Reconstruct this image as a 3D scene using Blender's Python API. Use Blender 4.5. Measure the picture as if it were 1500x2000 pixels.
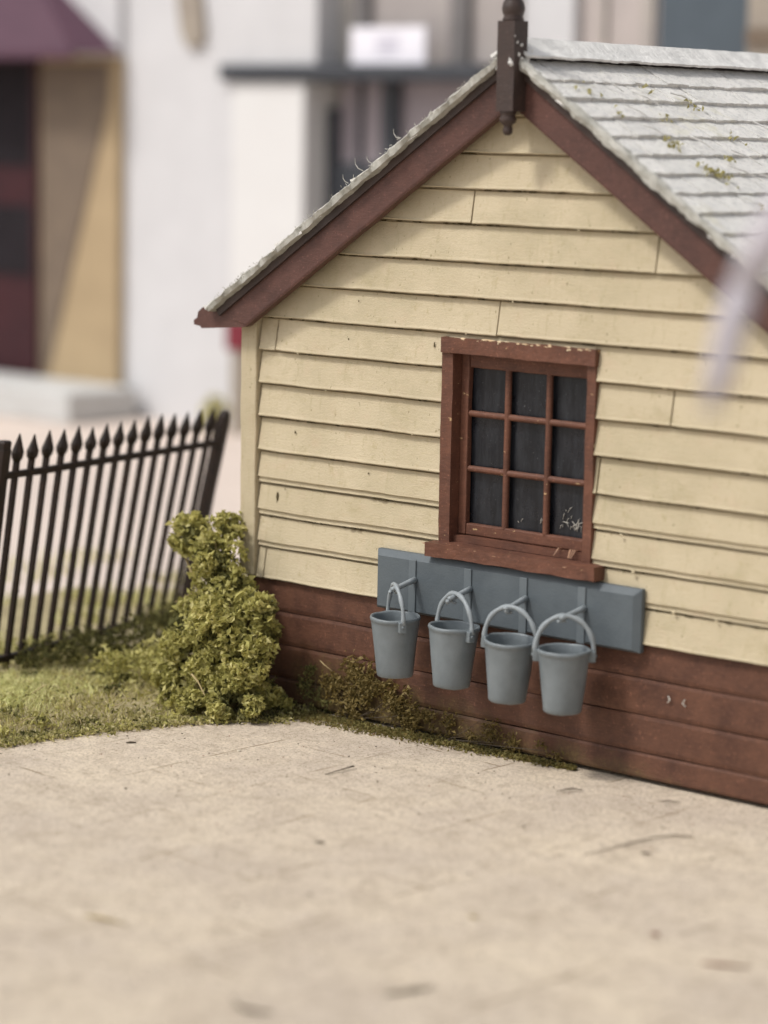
import bpy, math, random
from mathutils import Vector, Matrix, noise

random.seed(7)
for o in list(bpy.data.objects):
    bpy.data.objects.remove(o)
scene = bpy.context.scene
COL = scene.collection

# ------------------------------------------------------------------ camera
CAM = Vector((9.713, -10.319, 3.223))
RIGHT = Vector((0.76547, 0.64347, 0.0))      # horizontal right of the camera
FWD = Vector((-0.64347, 0.76547, 0.0))       # horizontal forward
cd = bpy.data.cameras.new('camera')
cam = bpy.data.objects.new('camera', cd)
COL.objects.link(cam)
yaw, pit, rol = math.radians(-40.0495), math.radians(8.6734), math.radians(1.0993)
f_ = Vector((math.sin(yaw)*math.cos(pit), math.cos(yaw)*math.cos(pit), -math.sin(pit)))
r_ = Vector((math.cos(yaw), -math.sin(yaw), 0))
u_ = r_.cross(f_)
r2 = r_*math.cos(rol) + u_*math.sin(rol)
u2 = u_*math.cos(rol) - r_*math.sin(rol)
m = Matrix.Identity(4)
for i in range(3):
    m[i][0] = r2[i]; m[i][1] = u2[i]; m[i][2] = -f_[i]; m[i][3] = CAM[i]
cam.matrix_world = m
cd.sensor_fit = 'VERTICAL'
cd.sensor_height = 24.0
cd.lens = 58.891
cd.clip_start = 0.1
cd.clip_end = 500
cd.dof.use_dof = True
cd.dof.focus_distance = 13.45
cd.dof.aperture_fstop = 0.30
scene.camera = cam
scene.render.resolution_x = 768
scene.render.resolution_y = 1024

# ------------------------------------------------------------------ light
SUN = Vector((-0.32, -0.62, 0.98)).normalized()     # direction to the sun
world = bpy.data.worlds.new('World')
scene.world = world
world.use_nodes = True
wn = world.node_tree
wn.nodes.clear()
wo = wn.nodes.new('ShaderNodeOutputWorld')
wb = wn.nodes.new('ShaderNodeBackground')
sky = wn.nodes.new('ShaderNodeTexSky')
sky.sky_type = 'NISHITA'
sky.sun_disc = False
sky.sun_elevation = math.asin(SUN.z)
sky.sun_rotation = math.atan2(SUN.x, SUN.y)
sky.dust_density = 4.0
sky.air_density = 1.0
hs = wn.nodes.new('ShaderNodeHueSaturation')
hs.inputs['Saturation'].default_value = 0.22
wn.links.new(sky.outputs[0], hs.inputs['Color'])
wn.links.new(hs.outputs[0], wb.inputs['Color'])
wb.inputs['Strength'].default_value = 0.128
wn.links.new(wb.outputs[0], wo.inputs['Surface'])
sl = bpy.data.lights.new('sun', 'SUN')
sl.energy = 1.8
sl.angle = math.radians(9)
sl.color = (1.0, 0.955, 0.89)
so = bpy.data.objects.new('sun', sl)
COL.objects.link(so)
so.rotation_euler = (-SUN).to_track_quat('-Z', 'Y').to_euler()
scene.view_settings.view_transform = 'Standard'
scene.view_settings.look = 'None'
scene.view_settings.exposure = 0.17
scene.view_settings.gamma = 1.0

# ------------------------------------------------------------------ helpers
def lin(r, g, b):
    return tuple(((c/255)/12.92 if c/255 <= .04045 else ((c/255+.055)/1.055)**2.4) for c in (r, g, b))

class NT:
    def __init__(s, name):
        s.m = bpy.data.materials.new(name); s.m.use_nodes = True
        s.t = s.m.node_tree; s.b = s.t.nodes['Principled BSDF']
        s.tc = s.t.nodes.new('ShaderNodeTexCoord')
        s.pos = s.tc.outputs['Object']
    def n(s, ty, **k):
        x = s.t.nodes.new(ty)
        for a, v in k.items(): setattr(x, a, v)
        return x
    def l(s, a, b): s.t.links.new(a, b)
    def mapped(s, scale=(1, 1, 1), rot=(0, 0, 0), loc=(0, 0, 0)):
        x = s.n('ShaderNodeMapping')
        x.inputs['Scale'].default_value = scale; x.inputs['Rotation'].default_value = rot; x.inputs['Location'].default_value = loc
        s.l(s.pos, x.inputs['Vector']); return x.outputs[0]
    def noise(s, scale, detail=3, rough=.55, vec=None, dist=0):
        x = s.n('ShaderNodeTexNoise')
        x.inputs['Scale'].default_value = scale; x.inputs['Detail'].default_value = detail
        x.inputs['Roughness'].default_value = rough; x.inputs['Distortion'].default_value = dist
        s.l(vec or s.pos, x.inputs['Vector']); return x.outputs['Fac']
    def ramp(s, fac, a, b, c0=(0, 0, 0, 1), c1=(1, 1, 1, 1)):
        x = s.n('ShaderNodeValToRGB')
        x.color_ramp.elements[0].position = a; x.color_ramp.elements[0].color = c0
        x.color_ramp.elements[1].position = b; x.color_ramp.elements[1].color = c1
        s.l(fac, x.inputs[0]); return x.outputs[0]
    def mul(s, a, v):
        x = s.n('ShaderNodeMath', operation='MULTIPLY'); s.l(a, x.inputs[0])
        if isinstance(v, (int, float)): x.inputs[1].default_value = v
        else: s.l(v, x.inputs[1])
        return x.outputs[0]
    def add(s, a, b):
        x = s.n('ShaderNodeMath', operation='ADD'); s.l(a, x.inputs[0])
        if isinstance(b, (int, float)): x.inputs[1].default_value = b
        else: s.l(b, x.inputs[1])
        return x.outputs[0]
    def mix(s, fac, a, b):
        x = s.n('ShaderNodeMix', data_type='RGBA')
        for sock, v in ((x.inputs[0], fac), (x.inputs[6], a), (x.inputs[7], b)):
            if isinstance(v, (int, float)): sock.default_value = v
            elif isinstance(v, tuple): sock.default_value = v if len(v) == 4 else (*v, 1)
            else: s.l(v, sock)
        return x.outputs[2]
    def color(s, c):
        if isinstance(c, tuple): s.b.inputs['Base Color'].default_value = (*c[:3], 1)
        else: s.l(c, s.b.inputs['Base Color'])
    def rough(s, v):
        if isinstance(v, (int, float)): s.b.inputs['Roughness'].default_value = v
        else: s.l(v, s.b.inputs['Roughness'])
    def spec(s, v): s.b.inputs['Specular IOR Level'].default_value = v
    def bump(s, h, strength=.3, dist=.01):
        x = s.n('ShaderNodeBump'); x.inputs['Strength'].default_value = strength; x.inputs['Distance'].default_value = dist
        s.l(h, x.inputs['Height']); s.l(x.outputs[0], s.b.inputs['Normal'])

def plain(name, c, c2=None, scale=6, rough=.6, bump=.25, bscale=60, spec=.3, stretch=(1, 1, 1)):
    k = NT(name); c2 = c2 or tuple(x*.8 for x in c)
    v = k.mapped(stretch)
    k.color(k.mix(k.ramp(k.noise(scale, 4, vec=v), .35, .68), c, c2))
    k.rough(rough); k.spec(spec)
    if bump: k.bump(k.noise(bscale, 4, vec=v), bump, .006)
    return k.m

class MB:
    """collects shapes, links them as ONE mesh object"""
    def __init__(s): s.v = []; s.f = []; s.mi = []
    def add(s, verts, faces, mi=0):
        b = len(s.v); s.v += [tuple(x) for x in verts]
        s.f += [tuple(b+i for i in q) for q in faces]; s.mi += [mi]*len(faces)
    def box(s, x0, x1, y0, y1, z0, z1, mi=0, n=(1, 1, 1), jit=0, js=6.0, M=None):
        nx, ny, nz = n; idx = {}; V = []; F = []
        def vid(i, j, k):
            if (i, j, k) not in idx:
                p = Vector((x0+(x1-x0)*i/nx, y0+(y1-y0)*j/ny, z0+(z1-z0)*k/nz))
                if jit:
                    p += noise.noise_vector(p*js)*jit + noise.noise_vector(p*js*4.1)*jit*.4
                idx[(i, j, k)] = len(V); V.append(M @ p if M else p)
            return idx[(i, j, k)]
        for i in range(nx):
            for j in range(ny):
                F.append((vid(i, j, 0), vid(i, j+1, 0), vid(i+1, j+1, 0), vid(i+1, j, 0)))
                F.append((vid(i, j, nz), vid(i+1, j, nz), vid(i+1, j+1, nz), vid(i, j+1, nz)))
            for k in range(nz):
                F.append((vid(i, 0, k), vid(i+1, 0, k), vid(i+1, 0, k+1), vid(i, 0, k+1)))
                F.append((vid(i, ny, k), vid(i, ny, k+1), vid(i+1, ny, k+1), vid(i+1, ny, k)))
        for j in range(ny):
            for k in range(nz):
                F.append((vid(0, j, k), vid(0, j, k+1), vid(0, j+1, k+1), vid(0, j+1, k)))
                F.append((vid(nx, j, k), vid(nx, j+1, k), vid(nx, j+1, k+1), vid(nx, j, k+1)))
        s.add(V, F, mi)
    def prism(s, poly, y0, y1, mi=0):
        """poly in x,z, extruded along y"""
        n = len(poly)
        V = [(x, y0, z) for x, z in poly]+[(x, y1, z) for x, z in poly]
        F = [tuple(range(n)), tuple(range(2*n-1, n-1, -1))]
        F += [(i, i+n, (i+1) % n+n, (i+1) % n) for i in range(n)]
        s.add(V, F, mi)
    def tube(s, pts, rad, n=8, mi=0, cap=True, flat=1.0):
        pts = [Vector(p) for p in pts]; V = []; F = []
        if not isinstance(rad, (list, tuple)): rad = [rad]*len(pts)
        up = Vector((0, 0, 1))
        a0 = None
        for i, p in enumerate(pts):
            t = (pts[min(i+1, len(pts)-1)]-pts[max(i-1, 0)]).normalized()
            if a0 is None:
                ref = up if abs(t.z) < .9 else Vector((1, 0, 0))
                a0 = t.cross(ref).normalized()
            a = (a0 - t*a0.dot(t)).normalized(); a0 = a
            b = t.cross(a)
            for k in range(n):
                w = 2*math.pi*k/n
                V.append(p+a*math.cos(w)*rad[i]+b*math.sin(w)*rad[i]*flat)
        for i in range(len(pts)-1):
            for k in range(n):
                F.append((i*n+k, i*n+(k+1) % n, (i+1)*n+(k+1) % n, (i+1)*n+k))
        if cap:
            F.append(tuple(range(n-1, -1, -1))); F.append(tuple((len(pts)-1)*n+k for k in range(n)))
        s.add(V, F, mi)
    def lathe(s, prof, n=28, c=(0, 0, 0), mi=0, wob=0, seed=0):
        V = []; F = []
        for i, (r, z) in enumerate(prof):
            for k in range(n):
                w = 2*math.pi*k/n
                p = Vector((math.cos(w)*r, math.sin(w)*r, z))
                if wob: p += noise.noise_vector(p*14+Vector((seed*3.1, 0, 0)))*wob
                V.append(p+Vector(c))
        for i in range(len(prof)-1):
            for k in range(n):
                F.append((i*n+k, i*n+(k+1) % n, (i+1)*n+(k+1) % n, (i+1)*n+k))
        if prof[0][0] > 1e-6: F.append(tuple(range(n-1, -1, -1)))
        if prof[-1][0] > 1e-6: F.append(tuple((len(prof)-1)*n+k for k in range(n)))
        s.add(V, F, mi)
    def blob(s, c, r, mi=0, sq=(1, 1, 1), n=6, jag=.3):
        V = []; F = []; off = Vector((random.random()*50, 0, 0))
        for i in range(n+1):
            th = math.pi*i/n
            for k in range(n+2):
                w = 2*math.pi*k/(n+2)
                d = Vector((math.sin(th)*math.cos(w), math.sin(th)*math.sin(w), math.cos(th)))
                rr = r*(1+jag*noise.noise(d*1.7+off))
                V.append(Vector(c)+Vector((d.x*sq[0], d.y*sq[1], d.z*sq[2]))*rr)
        for i in range(n):
            for k in range(n+2):
                F.append((i*(n+2)+k, (i+1)*(n+2)+k, (i+1)*(n+2)+(k+1) % (n+2), i*(n+2)+(k+1) % (n+2)))
        s.add(V, F, mi)
    def leaf(s, c, size, mi=0, up=None):
        """a small crumpled leaf of four faces"""
        d = Vector((random.gauss(0, 1), random.gauss(0, 1), random.gauss(0, 1))).normalized()
        if up is not None: d = (d+up).normalized()
        a = d.orthogonal().normalized()
        a = Matrix.Rotation(random.random()*6.3, 3, d) @ a
        b = d.cross(a); L = size*random.uniform(.7, 1.35); W = L*random.uniform(.35, .62)
        c = Vector(c); h = d*L*random.uniform(-.5, .5)
        V = [c-a*L*.5, c+b*W*.5+h, c+a*L*.5+d*L*random.uniform(-.25, .25), c-b*W*.5+h, c+d*L*.06]
        s.add(V, [(0, 1, 4), (1, 2, 4), (2, 3, 4), (3, 0, 4)], mi)
    def blade(s, c, h, lean, w, mi=0):
        c = Vector(c); t = c+Vector(lean)+Vector((0, 0, h)); md = c+Vector(lean)*.35+Vector((0, 0, h*.6))
        a = Vector((random.uniform(-1, 1), random.uniform(-1, 1), 0)).normalized()*w
        s.add([c-a, c+a, md+a*.7, md-a*.7, t], [(0, 1, 2, 3), (3, 2, 4)], mi)
    def build(s, name, mats, parent=None, smooth=False, bevel=0, seg=2, loc=None):
        me = bpy.data.meshes.new(name)
        me.from_pydata([tuple(x) for x in s.v], [], s.f)
        if not isinstance(mats, (list, tuple)): mats = [mats]
        for q in mats: me.materials.append(q)
        if len(mats) > 1:
            me.polygons.foreach_set('material_index', s.mi)
        if smooth:
            me.polygons.foreach_set('use_smooth', [True]*len(me.polygons))
        me.update()
        o = bpy.data.objects.new(name, me); COL.objects.link(o)
        if parent: o.parent = parent
        if loc: o.location = loc
        if bevel:
            b = o.modifiers.new('bevel', 'BEVEL'); b.width = bevel; b.segments = seg
            b.limit_method = 'ANGLE'; b.angle_limit = math.radians(40)
        return o

def tag(o, label=None, cat=None, group=None, kind=None):
    for k, v in (('label', label), ('category', cat), ('group', group), ('kind', kind)):
        if v: o[k] = v
    return o
def thing(name, label, cat, loc=(0, 0, 0), rz=0, group=None):
    o = bpy.data.objects.new(name, None); COL.objects.link(o)
    o.empty_display_size = .2
    o.location = loc; o.rotation_euler = (0, 0, rz)
    return tag(o, label, cat, group)
def copy_tree(o, parent=None):
    c = o.copy(); COL.objects.link(c); c.parent = parent
    for ch in o.children: copy_tree(ch, c)
    return c

# ------------------------------------------------------------------ materials
def m_cream():
    k = NT('cream_paint')
    base = k.mix(k.ramp(k.noise(2.2, 4), .35, .7), (.555, .475, .333), (.470, .400, .270))
    pk = k.ramp(k.noise(7, 3, vec=k.mapped(loc=(9, 3, 1))), .58, .75)
    base = k.mix(k.mul(pk, .35), base, (.53, .40, .285))
    drip = k.ramp(k.noise(9, 5, .7, vec=k.mapped((3.2, 3.2, .55))), .56, .78)
    base = k.mix(k.mul(drip, .5), base, (.33, .27, .14))
    grime = k.ramp(k.noise(3.2, 6, .72, vec=k.mapped((1, 1, 1.7), loc=(4, 0, 7))), .55, .8)
    base = k.mix(k.mul(grime, .75), base, (.36, .30, .17))
    big = k.ramp(k.noise(1.5, 7, .75, vec=k.mapped((1, 1, 1.4), loc=(8, 1, 3))), .50, .70)
    base = k.mix(k.mul(big, .45), base, (.36, .315, .20))
    sp = k.ramp(k.noise(55, 2, .5, vec=k.mapped((1, 1, .6))), .70, .76)
    base = k.mix(k.mul(sp, .75), base, (.20, .16, .08))
    sm = k.ramp(k.noise(22, 4, .7, vec=k.mapped((1, 1, .8), loc=(2, 2, 9))), .60, .74)
    base = k.mix(k.mul(sm, .6), base, (.38, .31, .17))
    br = k.noise(26, 5, .65, vec=k.mapped((1, 1, 5)))
    base = k.mix(k.mul(k.ramp(br, .5, .75), .22), base, (.45, .37, .2))
    k.color(base); k.rough(.62); k.spec(.25)
    k.bump(k.add(k.mul(br, .6), k.noise(90, 4, .7)), .5, .008)
    return k.m
def m_brown(name, c1, c2, chip=0.0, stain=False, grain=True, rough=.55, chipc=(.55, .38, .2)):
    k = NT(name)
    base = k.mix(k.ramp(k.noise(5, 7, .75), .38, .64), c1, c2)
    if grain:
        g = k.noise(16, 5, .6, vec=k.mapped((1, 1, 9)))
        base = k.mix(k.mul(k.ramp(g, .5, .72), .3), base, tuple(x*1.55 for x in c1))
    sp = k.ramp(k.noise(60, 4, .7), .60, .72)
    base = k.mix(k.mul(sp, .6), base, tuple(min(1, x*2.6) for x in c1))
    if chip:
        ch = k.ramp(k.noise(19, 4, .6, vec=k.mapped((1, 1, 2.2))), .70-chip, .735-chip)
        base = k.mix(k.mul(ch, .85), base, chipc)
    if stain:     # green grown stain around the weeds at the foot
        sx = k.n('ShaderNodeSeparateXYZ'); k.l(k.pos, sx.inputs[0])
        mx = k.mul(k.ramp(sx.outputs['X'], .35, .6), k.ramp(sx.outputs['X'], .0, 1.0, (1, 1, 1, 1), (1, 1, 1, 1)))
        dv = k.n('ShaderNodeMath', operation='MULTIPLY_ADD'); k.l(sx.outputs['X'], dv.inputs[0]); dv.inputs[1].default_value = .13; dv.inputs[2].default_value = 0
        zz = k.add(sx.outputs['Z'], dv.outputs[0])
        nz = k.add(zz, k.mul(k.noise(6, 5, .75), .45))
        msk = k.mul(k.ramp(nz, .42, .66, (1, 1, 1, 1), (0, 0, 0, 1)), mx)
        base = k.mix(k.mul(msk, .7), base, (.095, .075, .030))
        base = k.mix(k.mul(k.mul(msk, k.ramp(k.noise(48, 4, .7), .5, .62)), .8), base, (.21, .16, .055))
    k.color(base); k.rough(rough); k.spec(.3)
    k.bump(k.add(k.noise(70, 4), k.mul(k.noise(22, 3, vec=k.mapped((1, 1, 5))), .8)), .35, .006)
    return k.m
CREAM = m_cream()
PLINTH = m_brown('plinth_brown', (.128, .058, .036), (.070, .032, .022), stain=True)
BARGE = m_brown('bargeboard_brown', (.108, .052, .042), (.072, .037, .031), rough=.5)
FINIAL = m_brown('finial_brown', (.062, .042, .036), (.048, .036, .033), grain=False, rough=.45)
WINBROWN = m_brown('window_brown', (.150, .064, .040), (.090, .040, .027), chip=.02)
def m_slate():
    k = NT('grey_slate')
    geo = k.n('ShaderNodeNewGeometry')
    base = k.mix(geo.outputs['Random Per Island'], (.83, .815, .78), (.91, .89, .85))
    base = k.mix(k.mul(k.ramp(k.noise(11, 6, .75), .5, .68), .6), base, (.56, .56, .55))
    base = k.mix(k.mul(k.ramp(k.noise(34, 5, .75, vec=k.mapped(loc=(4, 4, 4))), .52, .66), .55), base, (.50, .50, .49))
    base = k.mix(k.mul(k.ramp(k.noise(3.4, 4, .7, vec=k.mapped(loc=(3, 1, 8))), .58, .74), .5), base, (.76, .72, .50))
    base = k.mix(k.mul(k.ramp(k.noise(60, 3, .6), .66, .73), .6), base, (.25, .25, .25))
    k.color(base); k.rough(.95); k.spec(.03)
    k.bump(k.add(k.noise(38, 6, .75), k.noise(120, 2)), .85, .016)
    return k.m
SLATE = m_slate()
RIDGE = plain('ridge_grey', (.80, .79, .765), (.60, .595, .58), 9, .95, 1.0, 40, .03)
RACKG = plain('rack_grey', (.108, .128, .142), (.084, .101, .114), 5, .5, .3, 80)
RACKL = plain('batten_grey', (.142, .165, .180), (.115, .136, .150), 5, .5, .2, 80)
BUCKG = plain('bucket_grey', (.190, .217, .232), (.142, .164, .177), 7, .42, .22, 90, .4)
PEGG = plain('peg_grey', (.30, .335, .355), (.25, .28, .30), 7, .45, .2, 90)
GLUE = plain('glue_white', (.6, .58, .52), None, 8, .4, .2)
IRON = plain('black_iron', (.015, .0105, .0085), (.030, .017, .012), 20, .5, .3, 90, .3)
DARK = plain('dark_inside', (.012, .012, .014), None, 5, .9, 0)
SPOT = plain('dark_spot', (.085, .064, .03), None, 30, .8, 0)
def m_pane():
    k = NT('window_glazing')
    s = k.noise(7, 4, .7, vec=k.mapped((3, 1, .6)))
    base = k.mix(k.ramp(s, .4, .75), (.006, .007, .010), (.026, .029, .035))
    base = k.mix(k.mul(k.ramp(k.noise(110, 2), .70, .75), .5), base, (.16, .16, .17))
    k.color(base); k.rough(k.ramp(k.noise(5, 5, .7), .3, .7, (.22, .22, .22, 1), (.5, .5, .5, 1))); k.spec(.38)
    k.bump(k.noise(60, 2), .1, .004)
    return k.m
PANE = m_pane()
def m_foliage(name, cols, trans=.25):
    k = NT(name)
    geo = k.n('ShaderNodeNewGeometry')
    r = k.n('ShaderNodeValToRGB'); els = r.color_ramp.elements
    while len(els) < len(cols): els.new(.5)
    for i, c in enumerate(cols):
        els[i].position = i/(len(cols)-1); els[i].color = (*c, 1)
    k.l(geo.outputs['Random Per Island'], r.inputs[0])
    c = k.mix(k.mul(k.ramp(k.noise(5, 3), .4, .65), .5), r.outputs[0], cols[0])
    k.color(c); k.rough(.75); k.spec(.15)
    tr = k.n('ShaderNodeBsdfTranslucent'); k.l(c, tr.inputs['Color'])
    ms = k.n('ShaderNodeMixShader'); ms.inputs[0].default_value = .38
    k.l(k.b.outputs[0], ms.inputs[1]); k.l(tr.outputs[0], ms.inputs[2])
    k.l(ms.outputs[0], k.t.nodes['Material Output'].inputs['Surface'])
    return k.m
BUSHM = m_foliage('bush_foliage', [(.33, .31, .10), (.48, .45, .15), (.62, .57, .21), (.76, .70, .34)])
WEEDM = m_foliage('weed_foliage', [(.11, .085, .03), (.21, .155, .05), (.30, .225, .08), (.38, .30, .14)])
DARKM = m_foliage('undergrowth_and_bush_shade', [(.085, .088, .036), (.19, .18, .065), (.31, .285, .105)])
MOSSM = m_foliage('moss_green', [(.15, .13, .045), (.26, .225, .08), (.38, .33, .14)])
GRASSM = m_foliage('grass_blades', [(.34, .305, .13), (.48, .43, .19), (.60, .53, .28), (.72, .63, .40)])
YELLM = m_foliage('yellow_grass', [(.62, .63, .27), (.74, .72, .36), (.82, .78, .42)])
STRAW = plain('straw', (.42, .33, .17), (.3, .23, .11), 9, .7, .1)
TWIGM = plain('twig', (.10, .075, .05), (.07, .055, .04), 9, .7, .1)

# ------------------------------------------------------------------ the ground
def m_paving():
    k = NT('paving')
    base = k.mix(k.ramp(k.noise(1.0, 6, .7), .36, .62), (.70, .60, .470), (.585, .50, .41))
    base = k.mix(k.mul(k.ramp(k.noise(3.6, 7, .8, vec=k.mapped(loc=(5, 2, 0))), .48, .66), .65), base, (.41, .335, .26))
    base = k.mix(k.mul(k.ramp(k.noise(14, 5, .75, vec=k.mapped(loc=(3, 9, 0))), .50, .66), .6), base, (.36, .29, .22))
    base = k.mix(k.mul(k.ramp(k.noise(46, 4, .7), .50, .66), .65), base, (.30, .245, .18))
    base = k.mix(k.mul(k.ramp(k.noise(85, 2, .5, vec=k.mapped(loc=(1, 8, 0))),   .60, .68), .85), base, (.17, .13, .095))
    base = k.mix(k.mul(k.ramp(k.noise(50, 3, .6, vec=k.mapped(loc=(7, 3, 0))), .60, .72), .6), base, (.74, .66, .54))
    # joints between slabs, worn and mostly filled
    br = k.n('ShaderNodeTexBrick')
    br.inputs['Color1'].default_value = br.inputs['Color2'].default_value = (0, 0, 0, 1)
    br.inputs['Mortar'].default_value = (1, 1, 1, 1)
    br.inputs['Scale'].default_value = 1.0
    br.inputs['Mortar Size'].default_value = .008
    br.inputs['Mortar Smooth'].default_value = .5
    br.inputs['Brick Width'].default_value = .92
    br.inputs['Row Height'].default_value = .58
    wv = k.n('ShaderNodeVectorMath', operation='ADD')
    nz = k.n('ShaderNodeTexNoise'); nz.inputs['Scale'].default_value = 5
    k.l(k.pos, nz.inputs['Vector'])
    sc = k.n('ShaderNodeVectorMath', operation='SCALE'); sc.inputs['Scale'].default_value = .035
    k.l(nz.outputs['Color'], sc.inputs[0])
    k.l(k.mapped(rot=(0, 0, math.radians(-86.5)), loc=(.1, .32, 0)), wv.inputs[0]); k.l(sc.outputs[0], wv.inputs[1])
    k.l(wv.outputs[0], br.inputs['Vector'])
    gap = k.ramp(k.noise(2.3, 4, .6, vec=k.mapped(loc=(2, 5, 0))),   .46, .62)
    j = k.mul(br.outputs['Color'], gap)
    base = k.mix(k.mul(j, .85), base, (.27, .20, .13))
    k.color(base); k.rough(.85); k.spec(.15)
    h = k.add(k.add(k.mul(k.noise(60, 5, .7), .7), k.mul(k.noise(7, 4), 1.2)), k.mul(j, -.5))
    k.bump(h, .8, .014)
    return k.m
def m_ground():
    k = NT('pale_ground')
    base = k.mix(k.ramp(k.noise(.35, 4, .6), .35, .68), (.66, .565, .50), (.58, .50, .45))
    base = k.mix(k.mul(k.ramp(k.noise(3, 5, .7), .5, .75), .4), base, (.48, .40, .33))
    k.color(base); k.rough(.9); k.spec(.1); k.bump(k.noise(20, 4), .3, .02)
    return k.m
g = MB(); g.add([(-160, -160, -.03), (160, -160, -.03), (160, 160, -.03), (-160, 160, -.03)], [(0, 1, 2, 3)])
tag(g.build('ground', m_ground(), loc=(0, 0, -.02)), kind='structure')
# paving: front edge of the verge is its ragged border
edge = [(-2.6, -9.5), (-1.1, -4.8), (-.45, -2.6), (-.09, -1.78), (-.02, -1.45), (.06, -1.15), (.2, -.8), (.37, -.5), (.6, -.29), (.75, .3)]
g = MB()
rag = []
for (a, b) in zip(edge, edge[1:]):
    for i in range(12):
        q = Vector(a).lerp(Vector(b), i/12); nv = noise.noise_vector(Vector((q.x*6, q.y*6, 1)))*.035+noise.noise_vector(Vector((q.x*19, q.y*19, 1)))*.02
        rag.append((q.x+nv.x, q.y+nv.y))
poly = rag+[(8, .3), (9, 5.0), (14, 5.0), (14, -14), (-2.6, -14)]
n = len(poly)
g.add([(x, y, 0) for x, y in poly]+[(x, y, -.028) for x, y in poly], [tuple(range(n-1, -1, -1))]+[(i, (i+1) % n, (i+1) % n+n, i+n) for i in range(n)])
tag(g.build('pavement', m_paving(), loc=(0, 0, -.02)), kind='structure')

# verge: soil bank
def verge_h(x, y):
    # distance inside from the paving edge
    best = 1e9
    for (ax, ay), (bx, by) in zip(edge, edge[1:]):
        a = Vector((ax, ay)); b = Vector((bx, by)); p = Vector((x, y)); ab = b-a
        t = max(0, min(1, (p-a).dot(ab)/ab.length_squared))
        d = (p-a-ab*t); best = min(best, d.length)
    return best
def inside_verge(x, y):
    # left of the paving edge
    for (ax, ay), (bx, by) in zip(edge, edge[1:]):
        if ay <= y <= by:
            ex = ax+(bx-ax)*(y-ay)/(by-ay); return x < ex
    return False
g = MB(); V = []; F = []; NX, NY = 44, 60
for j in range(NY+1):
    for i in range(NX+1):
        x = -3.3+i*4.0/NX; y = -4.4+j*6.2/NY
        ins = inside_verge(x, y) or y > .3
        d = verge_h(x, y) if ins else 0
        z = -.027+min(.055, d*.12)+(.02*noise.noise(Vector((x*4, y*4, 0))) if d > .05 else 0)
        lim = min(1, max(0, (x+2.2+.3*noise.noise(Vector((y*2, 3, 0))))/.5))*min(1, max(0, (1.6-y)/.7))
        if x < -1.42-.18*y: lim *= max(0, 1-(-1.42-.18*y-x)/.12)
        z = -.029+(z+.029)*lim
        if not ins: z = -.029
        V.append((x, y, z))
for j in range(NY):
    for i in range(NX):
        a = j*(NX+1)+i
        F.append((a, a+1, a+NX+2, a+NX+1))
g.add(V, F)
tag(g.build('grass_bank', plain('soil', (.40, .34, .20), (.25, .21, .12), 7, .9, .5, 40), smooth=True, loc=(0, 0, -.02)), kind='structure')

# ------------------------------------------------------------------ the hut
hut = thing('weatherboard_hut', 'cream weatherboard hut with brown plinth, brown bargeboards and pale slate roof', 'hut')
XC, W, LEN = 1.935, 3.87, 6.2
LAPS = [.696, .878, 1.057, 1.24, 1.424, 1.616, 1.804, 1.99, 2.176, 2.364, 2.549, 2.746, 2.925, 3.11, 3.30, 3.46]
SL = .72
def rake(z):          # half width of the gable at height z
    return max(.02, (3.45-z)/.675)
def board(mb, x0, x1, z0, z1, double=False, mi=0, cut=False, lift=0.0):
    n = max(2, int((x1-x0)/.055))
    prof = [(.014, 1.0, 0), (-.004, .985, 0), (-.029, 0.10, 0), (-.034, 0.03, 0), (-.031, 0.0, 0), (.016, 0.0, .004)]
    if double:
        prof = [(.010, 1.0, 0), (-.006, .985, 0), (-.029, 0.19, 0), (-.014, 0.165, -.002), (-.020, 0.02, 0), (.016, 0.0, .004)]
    V = []; F = []; np_ = len(prof); ph = random.random()*30
    for i in range(n+1):
        t = i/n
        for (y, fz, dz) in prof:
            z = z0+(z1-z0)*fz+dz
            a, b = x0, x1
            if cut:
                hw = rake(z); a = max(x0, XC-hw); b = min(x1, XC+hw)
                if b < a: a = b = (a+b)/2
            x = a+(b-a)*t
            if fz < .5: z += .0045*noise.noise(Vector((x*3.1+ph, z0*9, 0)))+.0022*noise.noise(Vector((x*17, z0*5, ph)))
            yy = y+.003*noise.noise(Vector((x*2.3, z*3, ph)))-lift
            if (i == 0 or i == n) and y < .01: yy += .003
            V.append((x, yy, z))
    for i in range(n):
        for k in range(np_-1):
            F.append((i*np_+k, i*np_+k+1, (i+1)*np_+k+1, (i+1)*np_+k))
    F.append(tuple(range(np_-1, -1, -1))); F.append(tuple(n*np_+k for k in range(np_)))
    mb.add(V, F, mi)

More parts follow.
